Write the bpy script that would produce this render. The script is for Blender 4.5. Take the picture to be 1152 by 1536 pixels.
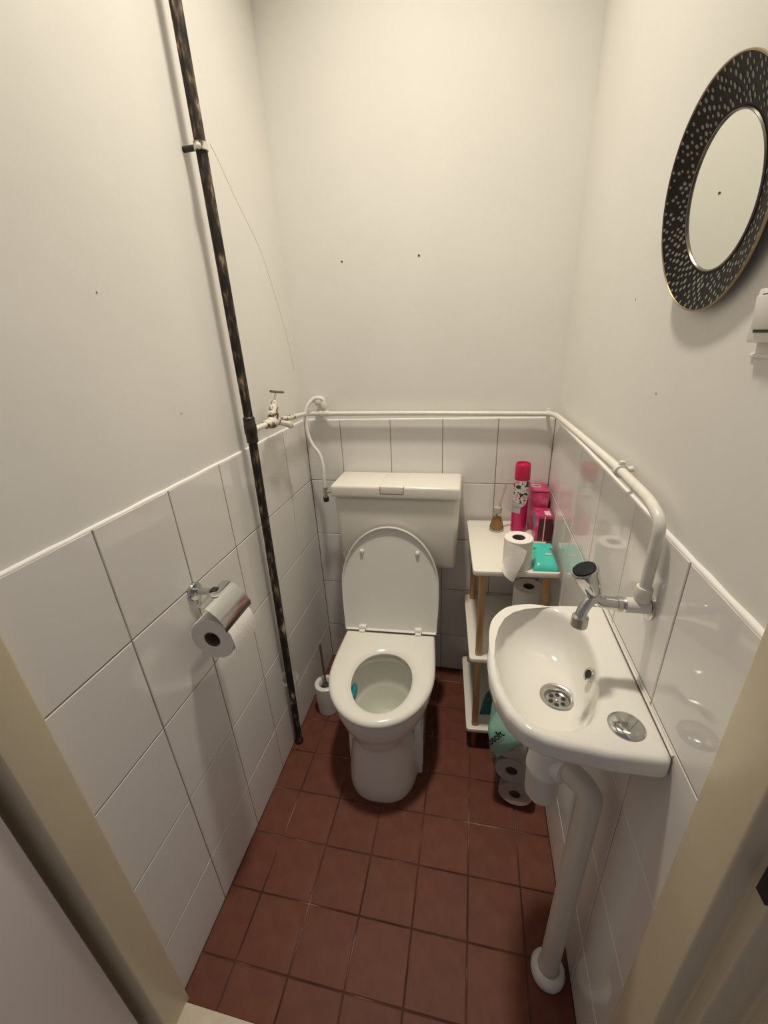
import bpy, bmesh, math, random
from mathutils import Vector, Matrix
random.seed(7)
S = bpy.context.scene
for o in list(bpy.data.objects): bpy.data.objects.remove(o, do_unlink=True)
COL = S.collection
PI = math.pi

# ------------------------------------------------------------------ camera
def cam_axes(pitch, yaw, roll):
    a, b, c = map(math.radians, (pitch, yaw, roll))
    f = Vector((math.sin(b)*math.cos(a), math.cos(b)*math.cos(a), math.sin(a)))
    r = Vector((math.cos(b), -math.sin(b), 0)); u = r.cross(f)
    return math.cos(c)*r + math.sin(c)*u, -math.sin(c)*r + math.cos(c)*u, f
r_, u_, f_ = cam_axes(-23.157, -12.7612, -2.9611)
cd = bpy.data.cameras.new('camera'); cam = bpy.data.objects.new('camera', cd); COL.objects.link(cam)
cam.matrix_world = Matrix(((r_.x, u_.x, -f_.x, .66286), (r_.y, u_.y, -f_.y, -1.5562), (r_.z, u_.z, -f_.z, 1.5026), (0, 0, 0, 1)))
cd.sensor_fit = 'VERTICAL'; cd.sensor_height = 36; cd.sensor_width = 27
cd.lens = 613.93/1536*36; cd.clip_start = .01; cd.clip_end = 50
S.camera = cam

# ------------------------------------------------------------------ light
W = .9533; H = 3.2
wd = bpy.data.worlds.new('hall_daylight'); S.world = wd; wd.use_nodes = True
wd.node_tree.nodes['Background'].inputs[0].default_value = (.88, .85, .98, 1)
wd.node_tree.nodes['Background'].inputs[1].default_value = .19
LAMP = (.47, -.60, 3.14)
ld = bpy.data.lights.new('ceiling_light', 'AREA'); ld.shape = 'DISK'; ld.size = .16; ld.spread = math.radians(94); ld.energy = 9.8; ld.color = (1, .92, .78)
lo = bpy.data.objects.new('ceiling_light', ld); lo.location = LAMP; COL.objects.link(lo)
vs = S.view_settings; vs.view_transform = 'Standard'; vs.look = 'None'; vs.exposure = 0; vs.gamma = 1; vs.use_curve_mapping = False

# ------------------------------------------------------------------ materials
def mat(name, col, rough=.5, metal=0, spec=.5, bump=0, bscale=60, var=0, vscale=6, trans=0, coat=0, alpha=1, ior=1.5):
    m = bpy.data.materials.new(name); m.use_nodes = True
    nt = m.node_tree; b = nt.nodes['Principled BSDF']
    b.inputs['Base Color'].default_value = (*col, 1); b.inputs['Roughness'].default_value = rough
    b.inputs['Metallic'].default_value = metal; b.inputs['Specular IOR Level'].default_value = spec
    b.inputs['Transmission Weight'].default_value = trans; b.inputs['Coat Weight'].default_value = coat
    b.inputs['Alpha'].default_value = alpha; b.inputs['IOR'].default_value = ior
    tc = nt.nodes.new('ShaderNodeTexCoord')
    if var:
        n = nt.nodes.new('ShaderNodeTexNoise'); n.inputs['Scale'].default_value = vscale; n.inputs['Detail'].default_value = 5
        nt.links.new(tc.outputs['Object'], n.inputs['Vector'])
        r = nt.nodes.new('ShaderNodeValToRGB'); r.color_ramp.elements[0].position = .3; r.color_ramp.elements[1].position = .7
        r.color_ramp.elements[0].color = (*[c*(1-var) for c in col], 1); r.color_ramp.elements[1].color = (*[min(1, c*(1+var*.5)) for c in col], 1)
        nt.links.new(n.outputs['Fac'], r.inputs['Fac']); nt.links.new(r.outputs['Color'], b.inputs['Base Color'])
    if bump:
        n = nt.nodes.new('ShaderNodeTexNoise'); n.inputs['Scale'].default_value = bscale; n.inputs['Detail'].default_value = 4
        nt.links.new(tc.outputs['Object'], n.inputs['Vector'])
        bp = nt.nodes.new('ShaderNodeBump'); bp.inputs['Strength'].default_value = bump; bp.inputs['Distance'].default_value = .002
        nt.links.new(n.outputs['Fac'], bp.inputs['Height']); nt.links.new(bp.outputs['Normal'], b.inputs['Normal'])
    return m
def ramp_mat(name, stops, scale, rough=.6, bump=.3, detail=6, stretch=(1, 1, 1), metal=0, rand=0, spec=.5):
    """noise driven colour ramp: stops = [(pos, colour)...]"""
    m = bpy.data.materials.new(name); m.use_nodes = True; nt = m.node_tree; b = nt.nodes['Principled BSDF']
    tc = nt.nodes.new('ShaderNodeTexCoord'); mp = nt.nodes.new('ShaderNodeMapping'); mp.inputs['Scale'].default_value = stretch
    n = nt.nodes.new('ShaderNodeTexNoise'); n.inputs['Scale'].default_value = scale; n.inputs['Detail'].default_value = detail
    nt.links.new(tc.outputs['Object'], mp.inputs['Vector']); nt.links.new(mp.outputs['Vector'], n.inputs['Vector'])
    r = nt.nodes.new('ShaderNodeValToRGB'); e = r.color_ramp.elements
    while len(e) < len(stops): e.new(.5)
    for k, (p, c) in enumerate(stops): e[k].position = p; e[k].color = (*c, 1)
    nt.links.new(n.outputs['Fac'], r.inputs['Fac'])
    out = r.outputs['Color']
    if rand:
        oi = nt.nodes.new('ShaderNodeObjectInfo'); hs = nt.nodes.new('ShaderNodeHueSaturation')
        mr = nt.nodes.new('ShaderNodeMapRange'); mr.inputs['To Min'].default_value = 1-rand; mr.inputs['To Max'].default_value = 1+rand
        nt.links.new(oi.outputs['Random'], mr.inputs['Value']); nt.links.new(mr.outputs['Result'], hs.inputs['Value'])
        nt.links.new(out, hs.inputs['Color']); out = hs.outputs['Color']
    nt.links.new(out, b.inputs['Base Color'])
    b.inputs['Roughness'].default_value = rough; b.inputs['Metallic'].default_value = metal; b.inputs['Specular IOR Level'].default_value = spec
    bp = nt.nodes.new('ShaderNodeBump'); bp.inputs['Strength'].default_value = bump; bp.inputs['Distance'].default_value = .001
    nt.links.new(n.outputs['Fac'], bp.inputs['Height']); nt.links.new(bp.outputs['Normal'], b.inputs['Normal'])
    return m
M = {}
M['plaster'] = mat('painted_plaster', (.83, .81, .765), .55, bump=.35, bscale=14, var=.035, vscale=3, spec=.3)
M['tile'] = mat('white_glazed_tile', (.80, .775, .74), .06, bump=.035, bscale=9, spec=.55)
M['grout'] = ramp_mat('wall_grout', [(.35, (.20, .16, .12)), (.6, (.32, .27, .21))], 12, .9)
M['floor_tile'] = ramp_mat('red_quarry_tile', [(.3, (.120, .036, .020)), (.5, (.138, .043, .025)), (.75, (.160, .053, .032))], 22, .55, .12, rand=.05, spec=.25)
M['floor_grout'] = ramp_mat('floor_grout', [(.40, (.030, .014, .010)), (.54, (.10, .045, .030)), (.66, (.30, .20, .15))], 5, .9)
M['frame'] = mat('cream_frame_paint', (.66, .57, .41), .32, bump=.08, bscale=40, var=.04, vscale=5)
M['door'] = mat('door_paint', (.84, .77, .73), .45, bump=.08, bscale=60)
M['ceil'] = mat('ceiling_paint', (.82, .80, .75), .8)
M['hall'] = mat('hall_floor', (.32, .26, .20), .6)
M['sill'] = mat('threshold_paint', (.70, .62, .48), .5, var=.12, vscale=20)
M['porc'] = mat('porcelain', (.77, .745, .69), .07, spec=.55)
M['seat'] = mat('seat_plastic', (.80, .77, .70), .16, spec=.5)
M['seatlid'] = mat('lid_plastic', (.76, .74, .68), .28, spec=.4)
M['cist'] = mat('cistern_plastic', (.80, .77, .69), .22, spec=.5)
M['white'] = mat('white_plastic', (.80, .78, .73), .3)
M['pipewhite'] = mat('white_painted_pipe', (.76, .73, .66), .35, bump=.25, bscale=70, var=.08, vscale=40)
M['waste'] = mat('waste_pipe_plastic', (.66, .61, .54), .3)
M['chrome'] = mat('chrome', (.60, .61, .60), .10, metal=1)
M['steel'] = mat('satin_steel', (.62, .60, .56), .25, metal=1)
M['dark'] = mat('dark_rubber', (.012, .012, .012), .5)
M['blackcap'] = mat('black_cap', (.012, .013, .013), .6, spec=.2)
M['iron'] = ramp_mat('flaking_iron', [(.38, (.006, .005, .004)), (.50, (.022, .015, .010)), (.57, (.085, .058, .036)), (.62, (.17, .12, .08)), (.70, (.46, .38, .30))], 52, .8, 1, stretch=(1.3, 1.3, .42))
M['ironsock'] = ramp_mat('dark_iron_socket', [(.35, (.006, .005, .004)), (.7, (.035, .025, .017))], 60, .5, .8)
M['valve'] = ramp_mat('chipped_paint_brass', [(.40, (.05, .035, .02)), (.47, (.22, .17, .10)), (.53, (.72, .67, .57))], 75, .5, .8)
M['wood'] = ramp_mat('pine_dowel', [(.3, (.40, .22, .085)), (.55, (.55, .33, .14)), (.8, (.62, .40, .18))], 16, .5, .15, stretch=(5, 5, .5))
M['footwood'] = mat('brown_wood_foot', (.20, .10, .05), .6)
M['board'] = mat('white_lacquer_board', (.82, .78, .69), .3, bump=.03)
M['paper'] = mat('toilet_paper', (.83, .79, .73), .95, bump=.5, bscale=160, spec=.1)
M['core'] = mat('cardboard_core', (.15, .11, .075), .9)
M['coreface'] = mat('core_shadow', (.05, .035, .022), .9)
M['pink'] = mat('pink_plastic', (.62, .012, .085), .25, spec=.5)
M['magenta'] = mat('magenta_can', (.56, .01, .12), .22, spec=.5)
M['boxpink'] = ramp_mat('pink_carton', [(.36, (.42, .03, .10)), (.52, (.62, .06, .17)), (.70, (.75, .20, .32))], 28, .3, 0)
M['boxteal'] = mat('teal_print', (.07, .26, .30), .3)
M['boxgrey'] = mat('silver_print', (.45, .44, .42), .35)
M['stripe'] = mat('pale_pink_print', (.85, .62, .66), .35)
M['maroon'] = mat('maroon_print', (.10, .008, .02), .4)
M['teal'] = mat('turquoise_pouch', (.07, .60, .50), .32, bump=.25, bscale=25, var=.1, vscale=20)
M['darkteal'] = mat('dark_teal_bag', (.02, .15, .135), .35, bump=.5, bscale=30)
M['glass'] = mat('clear_glass', (.95, .93, .86), .03, trans=1, ior=1.45)
M['amber'] = mat('amber_oil', (.72, .33, .04), .12, trans=.35, ior=1.35)
M['reed'] = mat('reed_wood', (.50, .40, .30), .8)
M['collar'] = mat('grey_collar', (.44, .41, .37), .5)
M['flapedge'] = mat('brown_steel_edge', (.10, .075, .05), .3, metal=.7)
M['gold'] = mat('brass_rim', (.34, .27, .16), .3, metal=1)
M['rimdark'] = mat('dark_pewter_rim', (.20, .19, .16), .3, metal=1)
M['black'] = mat('mirror_frame_black', (.006, .0055, .004), .5, spec=.15)
M['dot'] = mat('mirror_frame_grey_dots', (.22, .215, .185), .4)
M['mirror'] = mat('mirror_silver', (.86, .88, .83), .01, metal=1)
M['brushdark'] = mat('brush_bristle', (.04, .05, .06), .7)
M['handle'] = mat('brush_handle_steel', (.20, .15, .12), .35, metal=.6)
M['gelblock'] = mat('teal_gel_block', (.01, .22, .24), .2)
M['print'] = mat('print_black', (.015, .02, .02), .5)
M['printgrey'] = mat('print_grey', (.30, .31, .30), .5)
M['lampglow'] = mat('lit_diffuser', (.9, .9, .85), .4); M['lampglow'].node_tree.nodes['Principled BSDF'].inputs['Emission Color'].default_value = (1, .92, .80, 1); M['lampglow'].node_tree.nodes['Principled BSDF'].inputs['Emission Strength'].default_value = 5
M['crack'] = mat('plaster_crack', (.28, .24, .19), .9)
M['hole'] = mat('drill_hole', (.10, .07, .05), .9)
M['greenfilm'] = mat('green_printed_film', (.25, .45, .36), .25, bump=.5, bscale=30, spec=.6)
def film_mat():
    m = bpy.data.materials.new('clear_wrap_film'); m.use_nodes = True; nt = m.node_tree
    nt.nodes.remove(nt.nodes['Principled BSDF']); out = nt.nodes['Material Output']
    t = nt.nodes.new('ShaderNodeBsdfTransparent'); t.inputs[0].default_value = (.93, .92, .90, 1)
    g = nt.nodes.new('ShaderNodeBsdfGlossy'); g.inputs['Roughness'].default_value = .12
    fr = nt.nodes.new('ShaderNodeFresnel'); fr.inputs[0].default_value = 1.5
    n = nt.nodes.new('ShaderNodeTexNoise'); n.inputs['Scale'].default_value = 45; n.inputs['Detail'].default_value = 5
    tc = nt.nodes.new('ShaderNodeTexCoord'); nt.links.new(tc.outputs['Object'], n.inputs['Vector'])
    bp = nt.nodes.new('ShaderNodeBump'); bp.inputs['Strength'].default_value = 1; bp.inputs['Distance'].default_value = .006
    nt.links.new(n.outputs['Fac'], bp.inputs['Height']); nt.links.new(bp.outputs['Normal'], g.inputs['Normal']); nt.links.new(bp.outputs['Normal'], fr.inputs['Normal'])
    x = nt.nodes.new('ShaderNodeMixShader'); nt.links.new(fr.outputs[0], x.inputs[0]); nt.links.new(t.outputs[0], x.inputs[1]); nt.links.new(g.outputs[0], x.inputs[2])
    nt.links.new(x.outputs[0], out.inputs['Surface']); return m
M['film'] = film_mat()
def water_mat():
    m = bpy.data.materials.new('bowl_water'); m.use_nodes = True; nt = m.node_tree
    nt.nodes.remove(nt.nodes['Principled BSDF']); out = nt.nodes['Material Output']
    t = nt.nodes.new('ShaderNodeBsdfTransparent'); t.inputs[0].default_value = (.87, .905, .86, 1)
    g = nt.nodes.new('ShaderNodeBsdfGlossy'); g.inputs['Roughness'].default_value = .02
    fr = nt.nodes.new('ShaderNodeFresnel'); fr.inputs[0].default_value = 1.33
    x = nt.nodes.new('ShaderNodeMixShader'); nt.links.new(fr.outputs[0], x.inputs[0]); nt.links.new(t.outputs[0], x.inputs[1]); nt.links.new(g.outputs[0], x.inputs[2])
    nt.links.new(x.outputs[0], out.inputs['Surface']); return m
M['water'] = water_mat()

# ------------------------------------------------------------------ mesh helpers
def link(name, me, m=None, parent=None):
    o = bpy.data.objects.new(name, me); COL.objects.link(o)
    if m and not me.materials: me.materials.append(M[m])
    if parent: o.parent = parent
    return o
def finish(bm, smooth=40, flip=False):
    bmesh.ops.remove_doubles(bm, verts=bm.verts, dist=1e-6)
    bmesh.ops.recalc_face_normals(bm, faces=bm.faces)
    me = bpy.data.meshes.new('mesh'); bm.to_mesh(me); bm.free()
    if smooth:
        for p in me.polygons: p.use_smooth = True
        me.set_sharp_from_angle(angle=math.radians(smooth))
    return me
def tag(o, label, cat, group=None):
    o['label'] = label; o['category'] = cat
    if group: o['group'] = group
    return o
def thing(name, label, cat, loc=(0, 0, 0), rz=0, group=None, rot=None):
    o = bpy.data.objects.new(name, None); COL.objects.link(o); o.empty_display_size = .05
    o.location = loc; o.rotation_euler = rot or (0, 0, rz)
    return tag(o, label, cat, group)
def struct(name, me, m):
    o = link(name, me, m); o['kind'] = 'structure'; return o
def box(x0, x1, y0, y1, z0, z1, bev=0, seg=2, taper=None, smooth=40):
    bm = bmesh.new(); bmesh.ops.create_cube(bm, size=1)
    for v in bm.verts: v.co = Vector(((x0+x1)/2+v.co.x*(x1-x0), (y0+y1)/2+v.co.y*(y1-y0), (z0+z1)/2+v.co.z*(z1-z0)))
    if taper:
        for v in bm.verts: v.co = Vector(taper(v.co))
    if bev: bmesh.ops.bevel(bm, geom=list(bm.edges), offset=bev, segments=seg, profile=.5, affect='EDGES')
    return finish(bm, smooth)
def bloft(bm, rings, cap0=True, cap1=True, closed=False):
    R = [[bm.verts.new(p) for p in ring] for ring in rings]; n = len(R[0])
    pairs = list(zip(R, R[1:])) + ([(R[-1], R[0])] if closed else [])
    for a, b in pairs:
        for i in range(n):
            j = (i+1) % n
            try: bm.faces.new((a[i], a[j], b[j], b[i]))
            except ValueError: pass
    if not closed:
        if cap0: bm.faces.new(R[0][::-1])
        if cap1: bm.faces.new(R[-1])
def loft(rings, cap0=True, cap1=True, closed=False, smooth=40):
    bm = bmesh.new(); bloft(bm, rings, cap0, cap1, closed); return finish(bm, smooth)
def frame_of(d):
    d = Vector(d).normalized(); a = Vector((0, 0, 1)) if abs(d.z) < .95 else Vector((1, 0, 0))
    x = a.cross(d).normalized(); return x, d.cross(x), d
def blathe(bm, prof, c=(0, 0, 0), axis=(0, 0, 1), seg=32, cap0=True, cap1=True):
    x, y, d = frame_of(axis); c = Vector(c)
    bloft(bm, [[c + d*z + (x*math.cos(2*PI*k/seg) + y*math.sin(2*PI*k/seg))*max(r, 1e-5) for k in range(seg)] for r, z in prof], cap0, cap1)
def lathe(prof, c=(0, 0, 0), axis=(0, 0, 1), seg=32, cap0=True, cap1=True, smooth=40):
    bm = bmesh.new(); blathe(bm, prof, c, axis, seg, cap0, cap1); return finish(bm, smooth)
def fillet(pts, r, n=6):
    pts = [Vector(p) for p in pts]; out = [pts[0]]
    for a, b, c in zip(pts, pts[1:], pts[2:]):
        d1, d2 = (a-b), (c-b); k = min(r, d1.length*.49, d2.length*.49)
        p, q = b+d1.normalized()*k, b+d2.normalized()*k
        for i in range(n+1):
            t = i/n; out.append(p*(1-t)**2 + b*2*t*(1-t) + q*t*t)
    return out + [pts[-1]]
def spline(pts, n=8):
    P = [Vector(p) for p in pts]; P = [P[0]*2-P[1]] + P + [P[-1]*2-P[-2]]; out = []
    for i in range(1, len(P)-2):
        a, b, c, d = P[i-1:i+3]
        for k in range(n):
            t = k/n; out.append(.5*((2*b)+(c-a)*t+(2*a-5*b+4*c-d)*t*t+(3*b-a-3*c+d)*t**3))
    return out + [P[-2]]
def btube(bm, path, r, seg=14, cap=True):
    path = [Vector(p) for p in path]; rings = []; x = None
    for i, p in enumerate(path):
        t = ((path[min(i+1, len(path)-1)]-path[max(i-1, 0)])).normalized()
        if x is None: x = frame_of(t)[0]
        x = (x - t*x.dot(t)).normalized(); y = t.cross(x)
        rr = r(i/(len(path)-1)) if callable(r) else r
        rings.append([p+(x*math.cos(2*PI*k/seg)+y*math.sin(2*PI*k/seg))*rr for k in range(seg)])
    bloft(bm, rings, cap, cap)
def tube(path, r, seg=14, cap=True, smooth=50):
    bm = bmesh.new(); btube(bm, path, r, seg, cap); return finish(bm, smooth)
def ray_poly(c, a, poly):
    dx, dy = math.cos(a), math.sin(a); best = 0
    for (x1, y1), (x2, y2) in zip(poly, poly[1:]+poly[:1]):
        ex, ey = x2-x1, y2-y1; den = dx*ey-dy*ex
        if abs(den) < 1e-12: continue
        t = ((x1-c[0])*ey-(y1-c[1])*ex)/den; s = ((x1-c[0])*dy-(y1-c[1])*dx)/den
        if t > 0 and -1e-6 <= s <= 1+1e-6: best = max(best, t)
    return best
def closed_spline(pts, n=6):
    P = [Vector((*p, 0)) for p in pts]; N = len(P); out = []
    for i in range(N):
        a, b, c, d = (P[(i+k-1) % N] for k in range(4))
        for k in range(n):
            t = k/n; q = .5*((2*b)+(c-a)*t+(2*a-5*b+4*c-d)*t*t+(3*b-a-3*c+d)*t**3); out.append((q.x, q.y))
    return out
def prism(poly, z0, z1, bev=0, seg=2, smooth=40):
    bm = bmesh.new(); vs_ = [bm.verts.new((x, y, z0)) for x, y in poly]; f = bm.faces.new(vs_)
    e = bmesh.ops.extrude_face_region(bm, geom=[f])
    for v in e['geom']:
        if isinstance(v, bmesh.types.BMVert): v.co.z = z1
    if bev:
        ed = [x for x in bm.edges if abs(x.verts[0].co.z-x.verts[1].co.z) < 1e-7]
        bmesh.ops.bevel(bm, geom=ed, offset=bev, segments=seg, profile=.5, affect='EDGES')
    return finish(bm, smooth)
def rrect(x0, x1, y0, y1, r, n=5):
    out = []
    for cx, cy, a0 in ((x1-r, y1-r, 0), (x0+r, y1-r, 90), (x0+r, y0+r, 180), (x1-r, y0+r, 270)):
        for k in range(n+1):
            a = math.radians(a0+90*k/n); out.append((cx+r*math.cos(a), cy+r*math.sin(a)))
    return out
def join_bm(fn, smooth=45):
    bm = bmesh.new(); fn(bm); return finish(bm, smooth)

# ------------------------------------------------------------------ room shell
YF = -1.215                       # room side face of the front wall
TOP = 1.209                       # top of the wall tiling
wl = struct('wall_left', box(-.10, -.006, YF, .10, -.02, H), 'plaster')
wr = struct('wall_right', box(W+.006, W+.10, YF, .10, -.02, H), 'plaster')
wb = struct('wall_back', box(-.006, W+.006, .006, .10, -.02, H), 'plaster')
struct('ceiling', box(-.10, W+.10, YF-.11, .10, H, H+.06), 'ceil')
fl = struct('floor', box(-.006, W+.006, YF-.01, .006, -.03, -.0022), 'floor_grout')
struct('wall_front', box(-.006, W+.006, YF-.11, YF, 2.07, H), 'plaster')
struct('floor_hall', box(-1.3, 2.2, -3.2, YF-.09, -.05, -.006), 'hall')

def tile_mesh(w, h, d, b=.0016):
    """face in local XY, front at z=0, body behind it"""
    bm = bmesh.new()
    lo_ = [bm.verts.new((x, y, -d)) for x, y in ((-w/2, -h/2), (w/2, -h/2), (w/2, h/2), (-w/2, h/2))]
    md = [bm.verts.new((x, y, -b*.7)) for x, y in ((-w/2, -h/2), (w/2, -h/2), (w/2, h/2), (-w/2, h/2))]
    hi = [bm.verts.new((x, y, 0)) for x, y in ((-w/2+b, -h/2+b), (w/2-b, -h/2+b), (w/2-b, h/2-b), (-w/2+b, h/2-b))]
    for a, c in ((lo_, md), (md, hi)):
        for i in range(4): bm.faces.new((a[i], a[(i+1) % 4], c[(i+1) % 4], c[i]))
    bm.faces.new(hi); bm.faces.new(lo_[::-1]); return finish(bm, 0)
tcache = {}
def add_tile(name, parent, u0, u1, v0, v1, place, m, d, gap, tilt):
    w, h = round(u1-u0-gap, 4), round(v1-v0-gap, 4)
    if w < .004 or h < .004: return
    key = (w, h, m)
    if key not in tcache: tcache[key] = tile_mesh(w, h, d)
    o = link(name, tcache[key], m, parent)
    t = Matrix.Rotation(random.uniform(-tilt, tilt), 4, 'X') @ Matrix.Rotation(random.uniform(-tilt, tilt), 4, 'Y')
    o.matrix_local = place((u0+u1)/2, (v0+v1)/2) @ t
def cuts(off, pitch, lo_, hi):
    k0 = math.floor((lo_-off)/pitch)+1; js = [lo_]
    while off+k0*pitch < hi-.003: js.append(off+k0*pitch); k0 += 1
    if js[1]-js[0] < .006: js.pop(1)
    return js+[hi]
rows = [0, .2036, .4547, .7058, .9569, TOP]
pl_left = lambda u, v: Matrix(((0, 0, 1, 0), (1, 0, 0, u), (0, 1, 0, v), (0, 0, 0, 1)))
pl_right = lambda u, v: Matrix(((0, 0, -1, W), (-1, 0, 0, u), (0, 1, 0, v), (0, 0, 0, 1)))
pl_back = lambda u, v: Matrix(((1, 0, 0, u), (0, 0, -1, 0), (0, 1, 0, v), (0, 0, 0, 1)))
pl_floor = lambda u, v: Matrix(((1, 0, 0, u), (0, 1, 0, v), (0, 0, 1, 0), (0, 0, 0, 1)))
def tiling(parent, cu, place, bed):
    link('grout_bed', bed, 'grout', parent)
    for v0, v1 in zip(rows, rows[1:]):
        for u0, u1 in zip(cu, cu[1:]): add_tile('wall_tile', parent, u0, u1, v0, v1, place, 'tile', .005, .0028, .0022)
tiling(wl, cuts(-1.0142, .203, YF, 0), pl_left, box(-.0065, -.0016, YF, .006, 0, TOP))
tiling(wr, cuts(-1.0132, .203, YF, 0), pl_right, box(W+.0016, W+.0065, YF, .006, 0, TOP))
tiling(wb, cuts(.1486, .203, 0, W), pl_back, box(-.006, W+.006, .0016, .0065, 0, TOP))
fx, fy = cuts(.0997, .1501, 0, W), cuts(-.982, .1501, YF-.008, 0)
for a, b in zip(fx, fx[1:]):
    for c, d in zip(fy, fy[1:]): add_tile('floor_tile', fl, a, b, c, d, pl_floor, 'floor_tile', .006, .0032, .0012)
# painted plaster lip on top of the tiling
def lip(p0, p1, n, parent):
    a, b, n = Vector(p0), Vector(p1), Vector(n); t = (b-a); N = 30; bm = bmesh.new(); R = []
    for k in range(N+1):
        q = a+t*k/N; j = random.uniform(-.0012, .0012)
        R.append([q-n*.006+Vector((0, 0, -.002)), q+n*(-.0006+j*.3)+Vector((0, 0, -.002)), q+n*(-.0004+j*.3)+Vector((0, 0, .0008+j*.4)), q-n*.0030+Vector((0, 0, .0026+j*.7)), q-n*.007+Vector((0, 0, .0040+j*.7))])
    bloft(bm, R); link('tile_lip', finish(bm, 60), 'plaster', parent)
lip((0, YF, TOP), (0, 0, TOP), (1, 0, 0), wl); lip((W, 0, TOP), (W, YF, TOP), (-1, 0, 0), wr); lip((0, 0, TOP), (W, 0, TOP), (0, -1, 0), wb)
# crack in the left plaster, drill holes, chips
link('plaster_crack', tube(spline([(-.0061, y, z) for y, z in ((-.36, 1.9675), (-.325, 1.935), (-.2918, 1.897), (-.2268, 1.8347), (-.18, 1.79), (-.1421, 1.7362), (-.0843, 1.6147), (-.06, 1.56), (-.0374, 1.4853), (-.02, 1.40))], 5), .0006, 5), 'crack', wl)
def hole(parent, p, n, r):
    link('drill_hole', lathe([(r*1.5, -.0005), (r*1.35, .0006), (r*1.0, .0004), (r*.9, -.0005)], p, n, 12, True, False), 'plaster', parent)
    link('drill_hole', lathe([(r, 0), (r, .0004), (r*.4, .0003)], p, n, 10), 'hole', parent)
hole(wb, (.2069, .006, 1.745), (0, -1, 0), .0035); hole(wb, (.4712, .006, 1.742), (0, -1, 0), .004)
for y, z in ((-.845, 1.60), (-.70, 1.36)): hole(wl, (-.006, y, z), (1, 0, 0), .0018)
for y, z in ((-.60, 1.545), (-.78, 1.395)): hole(wr, (W+.006, y, z), (-1, 0, 0), .0018)

# door frame, threshold, door leaf
def jamb(pts, z0, z1, bev=.004): return prism(pts, z0, z1, 0, smooth=35) if not bev else _jamb(pts, z0, z1, bev)
def _jamb(pts, z0, z1, bev):
    bm = bmesh.new(); f = bm.faces.new([bm.verts.new((x, y, z0)) for x, y in pts])
    e = bmesh.ops.extrude_face_region(bm, geom=[f])
    for v in e['geom']:
        if isinstance(v, bmesh.types.BMVert): v.co.z = z1
    ed = [x for x in bm.edges if abs(x.verts[0].co.z-x.verts[1].co.z) > .1]
    bmesh.ops.bevel(bm, geom=ed, offset=bev, segments=3, profile=.5, affect='EDGES'); return finish(bm, 35)
J = .019
t1 = struct('trim_1', jamb([(-.09, YF+.003), (J, YF+.003), (J, -1.280), (-.062, -1.280), (-.062, -1.335), (-.13, -1.335), (-.13, -1.322), (-.09, -1.322)], -.004, 2.09), 'frame')
K = W-.014
t2 = struct('trim_2', jamb([(W+.09, -1.180), (K, -1.180), (K, -1.2515), (W+.010, -1.2515), (W+.010, -1.2745), (W+.045, -1.2765), (W+.045, -1.330), (W+.15, -1.330), (W+.15, -1.31), (W+.09, -1.31)], -.004, 2.09), 'frame')
struct('trim_3', box(-.09, W+.09, -1.335, YF+.003, 2.05, 2.12, .004), 'frame')
struct('trim_4', box(-.02, W+.02, -1.335, -1.222, -.01, .006, .003), 'sill')
link('strike_opening', box(W+.006, W+.0098, -1.2745, -1.2605, .975, 1.02), 'dark', t2)
dr = struct('door_1', box(-.055, -.010, -2.16, -1.300, .012, 2.04, .002), 'door')
link('door_edge_strip', box(-.050, -.018, -1.3003, -1.2985, .02, 2.03), 'frame', dr)
def outer_wall(name, x0, x1): struct(name, box(x0, x1, -1.322, YF-.02, -.006, H), 'plaster')
outer_wall('wall_hall_left', -1.3, -.09); outer_wall('wall_hall_right', W+.09, 2.2)

# ceiling lamp (above the frame of the photograph)
lm = thing('ceiling_lamp', 'flat round white ceiling lamp above the toilet', 'lamp', (LAMP[0], LAMP[1], H))
link('lamp_housing', lathe([(.10, 0), (.10, -.035), (.095, -.042), (.088, -.042), (.086, -.036)], seg=40), 'white', lm)
link('lamp_diffuser', lathe([(.085, -.036), (.085, -.044), (.07, -.050), (.001, -.052)], seg=40), 'lampglow', lm)

# ------------------------------------------------------------------ iron riser pipe with clamp
rp = thing('riser_pipe', 'rusty black iron riser pipe with flaking paint on the left wall', 'pipe', (.019, -.495, 0))
def riser(z):
    if z > 1.25: return Vector((.039, -.4825, z))
    t = z/1.25; return Vector((.019+.020*t, -.495+.0125*t, z))
O = Vector((.019, -.495, 0))
link('pipe_tube', tube([riser(z)-O for z in [k*.126 for k in range(21)]], .0128, 20), 'iron', rp)
link('socket_coupling', lathe([(.0125, -.04), (.0165, -.036), (.0165, -.012), (.0178, -.010), (.0178, .014), (.0165, .016), (.0162, .034), (.0125, .038)], riser(1.275)-O, seg=20), 'ironsock', rp)
link('floor_collar', lathe([(.016, 0), (.016, .012), (.0135, .016)], (0, 0, 0), seg=18), 'ironsock', rp)
cl = link('pipe_clamp', lathe([(.0132, -.008), (.0155, -.007), (.0155, .007), (.0132, .008)], riser(1.917)-O, seg=20), 'valve', rp)
link('clamp_stem', tube([riser(1.917)-O+Vector((-.0447, 0, 0)), riser(1.917)-O+Vector((-.012, 0, 0))], .006, 10), 'ironsock', cl)
link('clamp_screw', lathe([(.006, 0), (.006, .004), (.003, .006)], riser(1.915)-O+Vector((.004, -.015, -.002)), (.3, -1, 0), 10), 'pipewhite', cl)

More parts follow.
